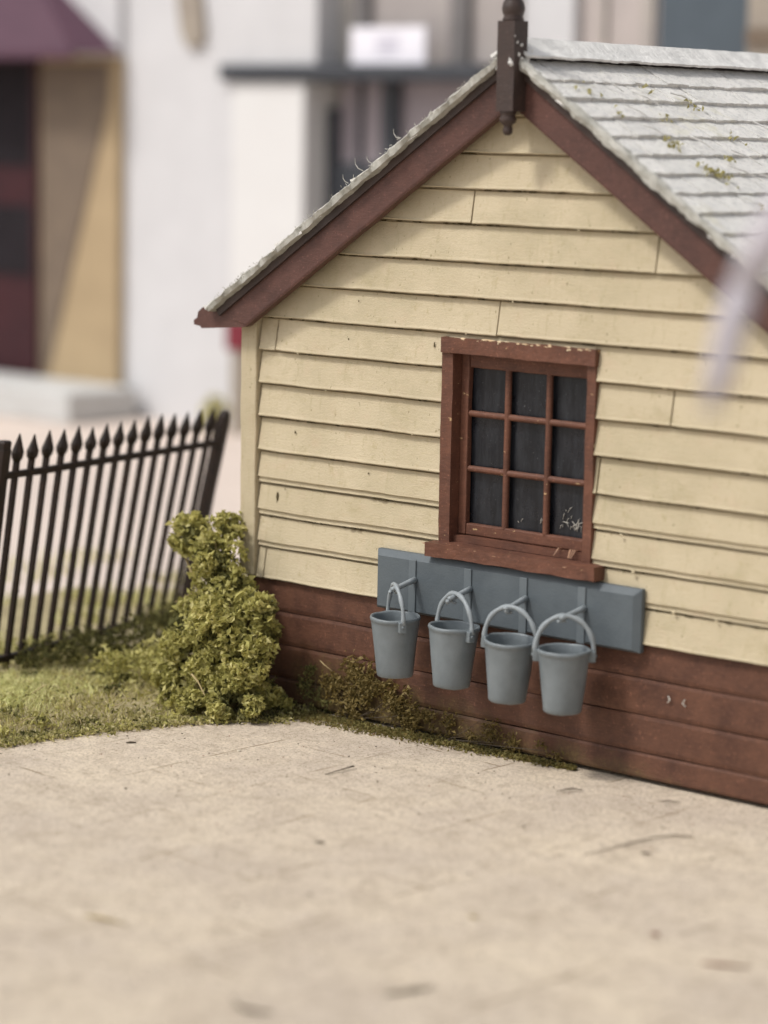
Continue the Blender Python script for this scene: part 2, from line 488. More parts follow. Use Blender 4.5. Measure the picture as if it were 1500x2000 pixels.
joints = {12: [], 13: [], 11: [1.615], 10: [2.77], 9: [], 8: [1.80], 7: [.25], 6: [2.89], 5: [], 4: [2.46], 3: [], 2: [], 1: [], 0: [.18]}
HX0, HX1, HZ0, HZ1 = 1.475, 2.418, 1.05, 2.125
w = MB()
for r in range(15):
    z0, z1 = LAPS[r], LAPS[r+1]-.0095
    dbl = r in (2, 3) or (r == 1)
    xs = [.128] + joints.get(r, []) + [W-.10]
    # r indexes rows from the bottom; joints keyed by row
    segs = [(xs[i]+(.0045 if i else 0), xs[i+1]-(.0045 if i < len(xs)-2 else 0)) for i in range(len(xs)-1)]
    for (a, b) in segs:
        if z1 > HZ0 and z0 < HZ1-.02 and a < HX0 and b > HX1:
            board(w, a, HX0, z0, z1, dbl); board(w, HX1, b, z0, z1, dbl)
            if z1 > HZ1+.02: board(w, HX0, HX1, HZ1, z1)
        elif z1 > HZ0 and z0 < HZ1-.02 and a < HX1 and b > HX0:
            if a < HX0: board(w, a, HX0, z0, z1, dbl)
            if b > HX1: board(w, HX1, b, z0, z1, dbl)
            if z1 > HZ1+.02: board(w, max(a, HX0), min(b, HX1), HZ1, z1)
        else:
            board(w, a, b, z0, z1, dbl, cut=r >= 7, lift=.004 if r == 0 else 0)
# backing behind the boards, with the window left open
w.prism([(.03, .62), (HX0, .62), (HX0, 2.82), (.03+.9, 2.82), (.03, 2.18)], .016, .05)
w.prism([(HX1, .62), (W-.03, .62), (W-.03, 2.18), (W-.93, 2.82), (HX1, 2.82)], .016, .05)
w.prism([(HX0, .62), (HX1, .62), (HX1, HZ0), (HX0, HZ0)], .016, .05)
w.prism([(HX0, HZ1), (HX1, HZ1), (HX1, 2.82), (XC+.9, 2.82), (XC, 3.46), (XC-.9, 2.82), (HX0, 2.82)], .016, .05)
# side and back walls of lapped boards
for i in range(9):
    z0, z1 = LAPS[i], min(LAPS[i+1]+.01, 2.20)
    if z0 < 2.19:
        w.add([(-.022+.03, .05, z0), (-.002+.03, .05, z1), (-.002+.03, LEN, z1), (-.022+.03, LEN, z0), (.06, .05, z0), (.06, LEN, z0)], [(0, 1, 2, 3), (0, 3, 5, 4)])
        w.add([(W-.008, .05, z0), (W-.028, .05, z1), (W-.028, LEN, z1), (W-.008, LEN, z0), (W-.06, .05, z0), (W-.06, LEN, z0)], [(0, 3, 2, 1), (0, 4, 5, 3)])
w.prism([(.03, .62), (W-.03, .62), (W-.03, 2.18), (XC, 3.46), (.03, 2.18)], LEN-.06, LEN)
# dried paint beads and little knots on the boards
for (x, z, r) in [(.42, 1.99, .008), (1.05, 1.985, .008), (.63, 1.80, .006), (2.05, 2.546, .017), (2.5, 2.36, .008), (1.9, 2.36, .006), (.98, 1.24, .007),
                  (1.25, 1.615, .006), (.75, 1.615, .006), (2.7, 1.055, .013), (3.0, 1.05, .010), (2.95, .885, .013), (3.2, .88, .010), (3.08, .875, .009),
                  (1.6, 2.176, .007), (.9, 2.176, .008), (3.05, 2.17, .007), (2.85, 1.99, .007), (2.62, 1.235, .01), (2.3, 2.74, .007), (1.3, 2.74, .006)]:
    if random.random() < .45: continue
    w.blob((x, -.030, z-.003), r*.7, 0, (1.4, .7, 1))
for k in range(300):
    r_ = random.randint(1, 13); z = LAPS[r_]-.006; hw = rake(z); x = random.uniform(max(.13, XC-hw), min(W-.13, XC+hw))
    if HX0-.02 < x < HX1+.02 and HZ0 < z < HZ1: continue
    if noise.noise(Vector((x*1.3, r_*3.7, 1))) < -.1: continue
    w.blob((x, -.010, z), random.uniform(.004, .008), 1, (random.uniform(1.5, 5), 1.2, .55), n=4, jag=1.0)
for (x, z, r, e) in [(.272, 1.165, .011, 2.4), (.40, 1.545, .006, 1.6), (.94, 1.37, .007, .6), (1.38, 2.10, .0055, 2.2), (.78, 2.09, .005, .8), (2.07, 2.42, .0055, .8),
                     (1.05, 2.86, .006, .8), (1.2, 1.06, .004, .8), (2.62, 2.02, .005, 2), (.85, 2.30, .0045, 1.2), (.33, 1.22, .004, 2.0), (2.35, 2.05, .004, 1)]:
    w.blob((x, -.020, z), r, 1, (.8, .4, e), jag=.9)
w.build('wall', [CREAM, SPOT], hut)

c = MB()
c.box(0, .118, -.042, .03, .70, 2.19, n=(2, 1, 40), jit=.0035, js=4)
c.box(.008, .028, .03, .14, .70, 2.18, n=(1, 1, 6))
c.build('corner_board', CREAM, hut, bevel=.008)
c = MB()
c.box(W-.118, W, -.042, .03, .70, 2.19, n=(2, 1, 40), jit=.0035, js=4)
c.build('corner_board', CREAM, hut, bevel=.008)

# brown plinth of four flush boards
p = MB()
PZ = [0.0, .135, .327, .515, .70]
for i in range(4):
    z0, z1 = PZ[i], PZ[i+1]-.002
    y0 = -.006-.0025*(3-i)
    nx = 70; V = []; F = []; prof = [(.06, 1), (y0+.005, 1.0), (y0, .9), (y0-.002, .14), (y0+.003, .02), (.06, 0)]
    for a in range(nx+1):
        x = .03+(W-.06)*a/nx
        for (y, fz) in prof:
            z = (z0+(z1-z0)*fz)+(.004 if (i == 0 and fz < .1) else 0)
            V.append((x, y+.004*noise.noise(Vector((x*1.7, z*6, i*5))), z+.003*noise.noise(Vector((x*2.2, i*7, 0)))))
    q = len(prof)
    for a in range(nx):
        for k in range(q-1): F.append((a*q+k, a*q+k+1, (a+1)*q+k+1, (a+1)*q+k))
    F.append(tuple(range(q-1, -1, -1))); F.append(tuple(nx*q+k for k in range(q)))
    p.add(V, F)
p.box(.04, W-.04, .075, LEN-.02, -.02, .69)
for (x, z, s_) in [(2.93, .455, 1), (3.03, .452, -1)]:
    p.tube([(x, -.02, z), (x+.012*s_, -.024, z-.02), (x-.004*s_, -.022, z-.036)], [.003, .004, .002], 5, 1)
p.build('plinth', [PLINTH, GLUE], hut)

# roof ------------------------------------------------------------
RS = .680
ZR = 3.602                       # deck apex
yF, yB = -.178, LEN+.15
SLEN = 2.04                      # run in x from ridge to eave
def roof_pt(side, u, y, h):      # u = run in x from ridge, h = height normal to the slope
    nrm = Vector((side*RS, 0, 1)).normalized()
    return Vector((XC+side*u, y, ZR-RS*u))+nrm*h
rf = MB()
for side in (-1, 1):
    # deck
    V = [roof_pt(side, 0.0, yF+.03, -.055), roof_pt(side, SLEN, yF+.03, -.055), roof_pt(side, SLEN, yB, -.055), roof_pt(side, 0.0, yB, -.055),
         roof_pt(side, 0.0, yF+.03, 0), roof_pt(side, SLEN, yF+.03, 0), roof_pt(side, SLEN, yB, 0), roof_pt(side, 0.0, yB, 0)]
    rf.add(V, [(0, 1, 2, 3), (7, 6, 5, 4), (0, 4, 5, 1), (1, 5, 6, 2), (2, 6, 7, 3)], 1)
    step = .1315; ncourse = int((SLEN+.03-.05)/step)+1
    for cidx in range(ncourse):
        u1 = .085+cidx*step+step; u0 = u1-step*1.25
        u1 = min(u1, SLEN+.03)
        y = yF+.004+random.uniform(-.012, .012)
        first = True
        while y < yB:
            wid = random.uniform(.20, .36) if side == 1 else random.uniform(.3, .5)
            if first: wid *= random.uniform(.45, 1.0)
            first = False
            y1 = min(y+wid-.006, yB)
            lift = random.uniform(0, .008); tw = random.uniform(-.005, .005)
            nu, nv = 5, max(3, int(wid/.035)); ph = random.random()*60
            V = []; F = []
            for lay in (0, 1):
                for a in range(nu+1):
                    for b in range(nv+1):
                        u = u0+(u1-u0)*a/nu; yy = y+(y1-y)*b/nv
                        if a == nu: u += .005*noise.noise(Vector((yy*9, ph, 0)))+.008*noise.noise(Vector((yy*33, ph, 2)))
                        if b in (0, nv): yy += .006*noise.noise(Vector((u*15, ph, 4)))
                        h = .012+(.017+lift)*(a/nu)+tw*(b/nv-.5)+.005*noise.noise(Vector((u*11, yy*11, ph)))+.0035*noise.noise(Vector((u*40, yy*40, ph)))
                        if lay == 0: h -= .026
                        V.append(roof_pt(side, u, yy, h))
            N = (nu+1)*(nv+1)
            def q(l, a, b): return l*N+a*(nv+1)+b
            for a in range(nu):
                for b in range(nv):
                    F.append((q(1, a, b), q(1, a+1, b), q(1, a+1, b+1), q(1, a, b+1)))
            for b in range(nv): F.append((q(1, nu, b), q(0, nu, b), q(0, nu, b+1), q(1, nu, b+1)))
            for a in range(nu):
                F.append((q(1, a, 0), q(0, a, 0), q(0, a+1, 0), q(1, a+1, 0)))
                F.append((q(1, a, nv), q(1, a+1, nv), q(0, a+1, nv), q(0, a, nv)))
            if side == -1: F = [t[::-1] for t in F]
            rf.add(V, F, 0)
            y = y1+.006
# frayed paper edge along both rakes
for i in range(170):
    side = random.choice((-1, -1, 1)); u = random.uniform(.05, 2.0)
    b = roof_pt(side, u, yF-.015, .012+random.random()*.02)
    L = random.uniform(.008, .022)
    d = Vector((random.gauss(0, 1), random.gauss(-.3, .6), random.gauss(.2, .7))).normalized()
    rf.tube([b, b+d*L*.6, b+d*L+Vector((0, 0, random.uniform(-.01, .01)))], [.0022, .002, .001], 4, 3)
for (u, s_) in [(.92, 1.0), (.67, .8), (1.02, .7), (.86, .6)]:
    b = roof_pt(-1, u, yF, .03)
    rf.tube([b, b+Vector((-.025, -.01, .012))*s_, b+Vector((-.045, -.01, .035))*s_, b+Vector((-.048, -.01, .065))*s_], [.0025, .0028, .002, .001], 5, 3)
# dry stalks and tufts of lichen lying on the slates
for (u, y, L, a) in [(.30, .45, .17, .9), (.22, .30, .12, .8), (.62, .50, .14, .8), (.83, .55, .2, 1.0), (.9, .75, .15, 1.2), (1.05, .35, .13, .7), (.75, 1.0, .16, 1.1), (1.02, .62, .12, .9), (.5, 1.3, .14, .6), (.40, .25, .16, .7), (.55, .2, .12, 1.0), (.72, .75, .18, .9), (1.1, .8, .16, .8), (1.2, .6, .14, 1.0), (.95, 1.1, .15, .7), (.3, .8, .15, 1.2), (.66, 1.2, .12, .9)]:
    A = roof_pt(1, u, y, .045); B = roof_pt(1, u+L*math.cos(a), y+L*math.sin(a), .04)
    rf.tube([A, (A+B)/2+Vector((.004, 0, .008)), B], [.004, .005, .002], 5, 0)
for (u, y, n_) in [(.86, .36, 26), (.92, .42, 16), (.66, .28, 16), (.70, .33, 8), (.38, .9, 10), (.62, .95, 8), (1.15, .5, 10), (.3, .1, 8), (.5, .5, 7), (.78, .65, 9), (1.0, .9, 8), (.45, .12, 6), (1.22, .75, 8), (.25, .6, 6)]:
    for k in range(n_):
        rf.leaf(roof_pt(1, u+random.gauss(0, .025), y+random.gauss(0, .035), .036+random.random()*.012), .03, 2)
LICHEN = m_foliage('lichen', [(.36, .32, .12), (.50, .45, .2), (.58, .54, .34)])
CARD = plain('frayed_card', (.50, .49, .45), (.33, .325, .29), 14, .95, .8, 60, .03)
for side in (-1, 1):                      # torn edge of the roof along the rake
    V = []; F = []; n = 150
    for i in range(n+1):
        u = .02+(SLEN-.0)*i/n
        o1 = Vector((u*9, side*3, 0)); o2 = Vector((u*31, side*5, 2))
        for (dy, h) in ((.05, .018), (.012, .036 if side == 1 else .024), (-.012, .030 if side == 1 else .018), (-.018, .012), (-.008, -.012), (.05, -.02)):
            k1 = (.013*((u-.085)/.1315 % 1.0)-.004 if side == -1 and h > 0 else 0)+.010*noise.noise(o1+Vector((0, h*40, dy*20)))+.008*noise.noise(o2+Vector((0, h*60, dy*30)))
            V.append(roof_pt(side, u, yF+dy+k1*.8, h+k1))
    for i in range(n):
        for k in range(5):
            F.append((i*6+k, i*6+k+1, (i+1)*6+k+1, (i+1)*6+k))
    F.append((0, 1, 2, 3, 4, 5)); F.append(tuple(n*6+k for k in (5, 4, 3, 2, 1, 0)))
    rf.add(V, F, 3)
roof = rf.build('roof', [SLATE, FINIAL, LICHEN, CARD], hut)
rc = MB()
for side in (-1, 1):
    nu, nv = 3, 320; V = []; F = []
    for lay in (0, 1):
        for a in range(nu+1):
            for b in range(nv+1):
                u = .085*a/nu; y = yF+.02+(yB-yF-.02)*b/nv
                if a == nu: u += .004*noise.noise(Vector((y*4, side, 0)))+.004*noise.noise(Vector((y*30, side, 0)))
                h = .050+.014*lay+.005*noise.noise(Vector((y*6, u*9, side*4)))+.004*noise.noise(Vector((y*28, u*30, side*4)))
                pt = roof_pt(side, u, y, h)
                if a == 0: pt.x = XC; pt.z = ZR+.066+.022*lay+.004*noise.noise(Vector((y*6, 0, 3)))
                V.append(pt)
    N = (nu+1)*(nv+1)
    for a in range(nu):
        for b in range(nv):
            i0 = N+a*(nv+1)+b
            F.append((i0, i0+nv+1, i0+nv+2, i0+1)); j0 = a*(nv+1)+b
            F.append((j0, j0+1, j0+nv+2, j0+nv+1))
    for b in range(nv):
        F.append((N+nu*(nv+1)+b, nu*(nv+1)+b, nu*(nv+1)+b+1, N+nu*(nv+1)+b+1))
    for a in range(nu): F.append((N+a*(nv+1), a*(nv+1), (a+1)*(nv+1), N+(a+1)*(nv+1)))
    if side == -1: F = [t[::-1] for t in F]
    rc.add(V, F)
for i in range(16):
    rc.blob((XC+.06+random.uniform(-.02, .05), yF+.02+random.uniform(-.03, .06), ZR+.02+random.uniform(-.05, .05)), random.uniform(.006, .012), 0, (1, 1, .7), jag=1.0)
rc.build('ridge_cap', RIDGE, roof, smooth=False)

# bargeboards
for side in (-1, 1):
    b = MB(); n = 40; yf, yb = -.13, -.075
    def edge_pts(t):
        # along from foot to apex: outer (top) and inner (bottom) edge
        ut = 2.03*(1-t); zt = 3.545-.675*ut
        ub = 1.817*(1-t); zb = 3.35-.675*ub
        return ut, zt, ub, zb
    V = []; F = []
    for i in range(n+1):
        t = i/n; ut, zt, ub, zb = edge_pts(t)
        wob = .004*noise.noise(Vector((t*9, side, 0)))
        for (u, z, y) in ((ub, zb+wob, yf+.004), (ub+.004, zb+.012+wob, yf), (ut-.002, zt-.008, yf), (ut, zt, yf+.004), (ut, zt, yb), (ub, zb+wob, yb)):
            V.append((XC+side*u, y+.0025*noise.noise(Vector((u*5, z*5, y))), z))
    q = 6
    for i in range(n):
        for k in range(q):
            F.append((i*q+k, i*q+(k+1) % q, (i+1)*q+(k+1) % q, (i+1)*q+k))
    F.append(tuple(range(q-1, -1, -1))); F.append(tuple(n*q+k for k in range(q)))
    # the horizontal foot
    if side == 1: F = [t[::-1] for t in F]
    b.add(V, F)
    ut, zt, ub, zb = edge_pts(0)
    poly = [(XC-ub, zb), (XC-ut, zt), (-.155, 2.232), (-.222, 2.205), (-.254, 2.18), (-.262, 2.146), (-.288, 2.132), (-.286, 2.106), (-.236, 2.10), (-.226, 2.088), (XC-ub-.02, zb-.008)]
    if side == 1: poly = [(2*XC-x, z) for x, z in poly][::-1]
    b.prism(poly, yf+.001, yb-.003)
    b.build('bargeboard', BARGE, hut)
# boards along the eaves
for side in (-1, 1):
    e = MB(); xs_ = sorted((XC+side*2.185, XC+side*2.135))
    e.box(xs_[0], xs_[1], -.07, LEN, 2.09, 2.175, n=(1, 30, 2), jit=.005, js=8)
    e.build('eaves_board', FINIAL, hut)

# finial
fn = MB()
fn.box(XC-.018, XC+.088, -.236, -.128, 3.32, 3.765, n=(2, 2, 12), jit=.0025, js=5)
for (x, y, z, r) in [(.03, -.196, 3.565, .016), (.042, -.197, 3.55, .012), (.056, -.16, 3.60, .012), (.056, -.10, 3.57, .02), (.058, -.12, 3.53, .014), (.054, -.17, 3.66, .009), (.05, -.19, 3.69, .008), (-.07, -.15, 3.545, .012), (-.085, -.15, 3.535, .012)]:
    fn.blob((XC+x+.035, y-.041, z), r*.65, 1, (1, 1, 1.2), jag=1.2)
post = fn.build('finial', [FINIAL, RIDGE], hut, bevel=.007)
b = MB(); b.lathe([(.0, 0), (.050, .001), (.054, .012), (.046, .024), (.052, .04), (.058, .062), (.052, .092), (.040, .112), (.044, .122), (.046, .14), (.034, .16), (.030, .19), (.018, .27), (.006, .36), (0, .37)], 22, (XC+.035, -.182, 3.762))
b.build('finial_top', FINIAL, post, smooth=True)
b = MB(); b.lathe([(0, 0), (.014, .002), (.024, .014), (.026, .03), (.020, .046), (.022, .052), (.040, .066), (.044, .085), (.036, .100), (.04, .108), (.046, .122), (0, .124)], 20, (XC+.024, -.188, 3.20))
b.build('pendant', FINIAL, post, smooth=True)
# window
win = MB()
win.box(1.449, 1.522, -.036, .075, 1.06, 2.10, n=(2, 2, 26), jit=.004)
win.box(2.385, 2.438, -.036, .075, 1.06, 2.10, n=(2, 2, 26), jit=.004)
win.box(1.452, 2.443, -.052, .075, 2.068, 2.150, n=(28, 3, 3), jit=.005)
for i in range(34):
    x = random.uniform(1.47, 2.42); win.blob((x, -.050, 2.147+random.gauss(0, .004)), random.uniform(.005, .011), 1, (random.uniform(1, 2.6), .5, .5), n=4, jag=1.0)
for i in range(3):
    win.blob((2.437, -.03, random.uniform(1.1, 2.05)), random.uniform(.004, .008), 1, (.4, .5, 2), n=4, jag=1.0)
FLAKE = plain('bare_cream_flake', (.60, .42, .25), (.66, .55, .38), 20, .7, .2)
window = win.build('window', [WINBROWN, FLAKE], hut, bevel=.009)
s = MB()
s.box(1.412, 2.515, -.105, .03, .988, 1.062, n=(30, 4, 3), jit=.007)
s.box(1.523, 2.384, .0, .075, 1.064, 1.10, n=(24, 2, 1), jit=.003)
for i in range(5):
    x = random.uniform(2.18, 2.33); s.tube([(x, .02, 1.108), (x+.006, -.01, 1.113), (x+random.uniform(-.01, .02), -.04, 1.075)], [.003, .004, .002], 5, 1)
for i in range(14):
    x = random.choice((random.uniform(1.38, 2.5), random.uniform(1.45, 1.75))); s.blob((x, -.104, 1.045+random.gauss(0, .010)), random.uniform(.004, .008), 1, (random.uniform(1, 2.6), .4, .5), n=4, jag=1.0)
s.build('sill', [WINBROWN, plain('glue_tan', (.42, .24, .15), None, 8, .4)], window, bevel=.012, seg=3)
s = MB()
X0, X1, Z0, Z1 = 1.523, 2.384, 1.103, 2.066
for (a, b_) in ((X0, X0+.052), (X1-.046, X1)): s.box(a, b_, .034, .074, Z0, Z1, n=(1, 1, 22), jit=.003)
s.box(X0+.054, X1-.048, .036, .074, Z1-.075, Z1, n=(18, 1, 1), jit=.003)
s.box(X0+.054, X1-.048, .036, .074, Z0, Z0+.062, n=(18, 1, 1), jit=.003)
for xm in (1.826, 2.092): s.tube([(xm+.002*noise.noise(Vector((xm, z*5, 0))), .052, z) for z in [Z0+.05+i*(Z1-Z0-.11)/16 for i in range(17)]], .0195, 8)
for zm in (1.748, 1.455): s.tube([(x, .055, zm+.003*noise.noise(Vector((x*5, zm, 0)))) for x in [X0+.05+i*(X1-X0-.095)/18 for i in range(19)]], .0185, 8)
s.build('sash', WINBROWN, window, bevel=.007)
s = MB(); s.box(X0+.03, X1-.03, .078, .084, Z0+.03, Z1-.03)
for i in range(30):
    x = random.choice((random.gauss(2.24, .04), random.gauss(2.0, .05), random.gauss(2.24, .04))); z = 1.19+abs(random.gauss(0, .055))
    a = random.gauss(1.2, .5); L = random.uniform(.012, .05)
    if 2.105 < x < 2.31 or 1.86 < x < 2.07:
        s.tube([(x, .074, z), (x+L*math.cos(a)*.6, .071, z+L*math.sin(a)*.6), (x+L*math.cos(a), .074, z+L*math.sin(a)*.8)], [.001, .0019, .0008], 4, 1)
s.build('pane', [PANE, GLUE], window)
# ------------------------------------------------------------------ bucket rack
rack = thing('bucket_rack', 'long grey board with four pegs fixed to the wall under the window', 'rack', (1.92, -.02, .65))
def L(x, y, z): return (x-1.92, y+.02, z-.65)
b = MB(); V = []
xa, xb, za, zb, yb_, yf_ = 1.05, 2.778, .652, .978, -.026, -.078
bev = .022
V = [L(xa, yb_, za), L(xb, yb_, za), L(xb, yb_, zb), L(xa, yb_, zb), L(xa, yf_+.022, za), L(xb, yf_+.022, za), L(xb, yf_+.022, zb), L(xa, yf_+.022, zb),
     L(xa+.018, yf_, za+.014), L(xb-.04, yf_, za+.014), L(xb-.04, yf_, zb-.035), L(xa+.018, yf_, zb-.035)]
b.add(V, [(0, 1, 2, 3), (0, 4, 5, 1), (1, 5, 6, 2), (2, 6, 7, 3), (3, 7, 4, 0), (4, 8, 9, 5), (5, 9, 10, 6), (6, 10, 11, 7), (7, 11, 8, 4), (8, 11, 10, 9)])
o = b.build('backboard', RACKG, rack, bevel=.004)
BX = [1.345, 1.728, 2.096, 2.448]
for i, x in enumerate([1.315, 1.692, 2.058, 2.428]):
    b = MB(); b.box(*[v for pr in zip(L(x-.024, yf_-.0085, za+.004), L(x+.024, yf_+.004, zb-.03)) for v in pr], n=(1, 1, 8), jit=.0015)
    b.build('batten', RACKL, rack, bevel=.003)
    b = MB(); px = x+.018
    tx = BX[i]-.002
    pts = [L(px, yf_-.004, .842), L(px+(tx-px)*.3, -.14, .834), L(tx, -.225, .822), L(tx+.004, -.285, .818)]
    b.tube(pts, [.017, .0155, .0145, .013], 9)
    for k in range(4):
        b.blob(L(tx+random.uniform(-.012, .012), -.27+random.uniform(-.025, .025), .806-random.random()*.014), random.uniform(.007, .012), 0, (1.2, 1, 1), jag=.8)
    b.build('peg', [PEGG, GLUE], rack, smooth=True)

# ------------------------------------------------------------------ buckets
def make_bucket(seed):
    bk = thing('fire_bucket', 'x', 'bucket', group='grey buckets hanging on the rack')
    b = MB()
    prof = [(0, .0), (.092, .0), (.097, .006), (.100, .03), (.114, .16), (.128, .285), (.131, .300), (.1345, .304), (.136, .314), (.134, .323), (.127, .324), (.122, .314), (.121, .28), (.094, .03), (.0, .022)]
    b.lathe(prof, 40, wob=.0042, seed=seed)
    b.build('body', BUCKG, bk, smooth=True)
    for s_ in (-1, 1):
        e_ = MB(); x0, x1 = sorted((s_*.124, s_*.158))
        e_.box(x0, x1, -.019, .019, .258, .318, n=(2, 2, 3), jit=.003, js=20)
        e_.tube([(s_*.152, 0, .29), (s_*.164, 0, .29)], [.011, .008], 8)
        e_.build('handle_lug', BUCKG, bk, bevel=.005)
    h = MB(); pts = []
    for i in range(25):
        a = math.pi*i/24
        cx = math.cos(a); sx = math.sin(a)
        pts.append((.147*cx*(1+.03*sx), .004*math.sin(a*3+seed), .300+.190*sx**.92))
    h.tube(pts, [.0118+.0018*math.sin(k*1.3+seed) for k in range(25)], 8, flat=1.15)
    h.build('handle', PEGG, bk, smooth=True)
    return bk
ang = [-35, -15, 12, 36]        # heading of the handle axis about z
labs = ['grey bucket hanging on the leftmost peg, its handle turned nearly edge-on',
        'grey bucket on the second peg from the left, handle half turned, clear of its neighbours',
        'grey bucket on the third peg, lopsided rim, touching the rightmost bucket',
        'rightmost grey bucket on the rack, handle arch facing square on']
for i in range(4):
    bk = make_bucket(i*7+1)
    bk['label'] = labs[i]
    bk.location = (BX[i]+.004, -.252, [.350, .352, .338, .336][i])
    bk.rotation_euler = (math.radians([1, -1.5, 2.5, 1][i]), math.radians([1, 1, 3, 0][i]), math.radians(ang[i]))

# ------------------------------------------------------------------ fence
fence = thing('spiked_fence', 'black iron railing with spear tops leaning towards the hut', 'fence', (-1.57, .24, 0))
B0, B1 = Vector((-1.376, -.808, 0)), Vector((-1.761, 1.281, 0))
NRM = Vector((.978, .209, 0))
ORG = Vector((-1.57, .24, 0))
def fp(t, h, off=0.0, al=0.0):
    b = B0.lerp(B1, t); lean = (.203+(.321-.203)*t)/1.413
    d = (B1-B0).normalized()
    return b+NRM*(lean*h+off)+Vector((0, 0, h))+d*al-ORG
dirf = (B1-B0).normalized()
def fbar(mb, t, h0, h1, w, d, top=None):
    ax = dirf; ay = NRM
    nn = 7; V = []; F = []
    for i in range(nn):
        h = h0+(h1-h0)*i/(nn-1); c_ = fp(t, h)+ax*.0035*noise.noise(Vector((t*40, h*4, 0)))
        for sx, sy in ((-1, -1), (1, -1), (1, 1), (-1, 1)): V.append(c_+ax*w*sx*.5+ay*d*sy*.5)
    for i in range(nn-1):
        for k in range(4): F.append((i*4+k, i*4+(k+1) % 4, i*4+4+(k+1) % 4, i*4+4+k))
    F.append((3, 2, 1, 0)); F.append(tuple((nn-1)*4+k for k in range(4)))
    mb.add(V, F)
for t, top in ((0.0, 'flat'), (1.0, 'round')):
    b = MB(); fbar(b, t, -.03, 1.33 if top == 'round' else 1.36, .072, .07)
    V = []; prof = [(1.33, .035, .034), (1.37, .032, .031), (1.40, .022, .024), (1.413, .006, .01)] if top == 'round' else [(1.36, .035, .034), (1.40, .036, .033), (1.412, .026, .024)]
    for h, hw, hd in prof:
        for sx, sy in ((-1, -1), (1, -1), (1, 1), (-1, 1)): V.append(fp(t, h)+dirf*hw*sx+NRM*hd*sy)
    F = [(i*4+k, i*4+(k+1) % 4, i*4+4+(k+1) % 4, i*4+4+k) for i in range(len(prof)-1) for k in range(4)]+[tuple((len(prof)-1)*4+k for k in range(4))]
    b.add(V, F)
    b.build('post', IRON, fence, bevel=.006)
for h in (1.2, .075):
    b = MB(); V = []; F = []; n = 30
    for i in range(n+1):
        t = i/n; c_ = fp(t, h+.004*noise.noise(Vector((t*8, h, 0))), .012)
        for sy, sz in ((-1, -1), (1, -1), (1, 1), (-1, 1)): V.append(c_+NRM*.024*sy+Vector((0, 0, .019*sz)))
    for i in range(n):
        for k in range(4): F.append((i*4+k, i*4+(k+1) % 4, i*4+4+(k+1) % 4, i*4+4+k))
    F.append((3, 2, 1, 0)); F.append(tuple(n*4+k for k in range(4)))
    b.add(V, F); b.build('rail', IRON, fence, bevel=.005)
for i in range(15):
    t = (i+1)/16.0
    b = MB(); fbar(b, t, .0, 1.29, .030, .030)
    V = []; hh = random.uniform(-.012, .012)
    prof = [(1.27, .017, .016), (1.295+hh*.3, .034, .028), (1.325+hh*.3, .038, .031), (1.38+hh, .018, .016), (1.43+hh, .003, .003)]
    for h, hw, hd in prof:
        for sx, sy in ((-1, -.35), (-.5, -1), (.5, -1), (1, -.35), (1, .35), (.5, 1), (-.5, 1), (-1, .35)): V.append(fp(t, h)+dirf*hw*sx+NRM*hd*sy)
    F = [(k_*8+k, k_*8+(k+1) % 8, k_*8+8+(k+1) % 8, k_*8+8+k) for k_ in range(len(prof)-1) for k in range(8)]+[tuple((len(prof)-1)*8+k for k in range(8)), tuple(range(7, -1, -1))]
    b.add(V, F)
    if i % 4 == 1: b.blob(fp(t, random.uniform(.3, .8), .0, .02), .011, 0, (1, 1, 1.6), jag=.8)
    b.build('picket', IRON, fence)

# ------------------------------------------------------------------ plants
def clump(mb, c, r, n, size, sq=(1, 1, 1), mi=0, shell=.55):
    c = Vector(c); off = Vector((random.random()*40, 3, 1))
    for i in range(n):
        d = Vector((random.gauss(0, 1), random.gauss(0, 1), random.gauss(0, 1))).normalized()
        rr = r*(shell+(1-shell)*random.random())*(1+.45*noise.noise(d*2.2+off))
        p = c+Vector((d.x*sq[0], d.y*sq[1], d.z*sq[2]))*rr
        if p.z < .005: p.z = .005+random.random()*.02
        if noise.noise(p*13) < -.28: continue
        mb.leaf(p, size*random.uniform(.6, 1.25), mi, up=d*.5)
bush = thing('corner_bush', 'straggly olive green bush hiding the foot of the hut corner', 'bush', (.2, -.3, 0))
bo = Vector((.2, -.3, 0))
big = [(-0.207, -0.2, 0.914, 0.131), (-0.033, -0.1, 0.939, 0.105), (0.004, -0.22, 0.766, 0.168), (0.150, -0.25, 0.66, 0.125), (-0.005, -0.25, 0.592, 0.116),
       (0.300, -0.28, 0.57, 0.10), (0.417, -0.28, 0.58, 0.10), (-0.105, -0.34, 0.414, 0.159), (0.184, -0.34, 0.426, 0.223), (0.403, -0.22, 0.441, 0.1), (0.4, -0.36, 0.316, 0.16),
       (-0.097, -0.4, 0.305, 0.121), (0.144, -0.42, 0.242, 0.143), (0.309, -0.405, 0.12, 0.148), (0.385, -0.237, 0.12, 0.114), (0.353, -0.552, 0.05, 0.084), (-.13, -.45, .16, .10), (-.02, -.55, .08, .09), (.17, -.58, .06, .09), (-.26, -.25, .86, .07), (0.495, -0.46, 0.05, 0.08),
       (0.446, -0.196, 0.05, 0.08),]
b = MB()
for (x, y, z, r) in big:
    clump(b, Vector((x, y, z))-bo, r*.72, int(26000*r*r), .045, mi=1, shell=.1)  # darker inner leaves: shade of the bush's hollows put into the colour
    for k in range(8):
        d = Vector((random.gauss(0, 1), random.gauss(-.3, 1), random.gauss(.2, 1))).normalized()*r*.70
        q = Vector((x, y, z))+d
        if q.z > .03: clump(b, q-bo, r*random.uniform(.38, .6), int(4600*r*r)+30, .040, mi=0, shell=.6)
b.build('foliage', [BUSHM, DARKM], bush)
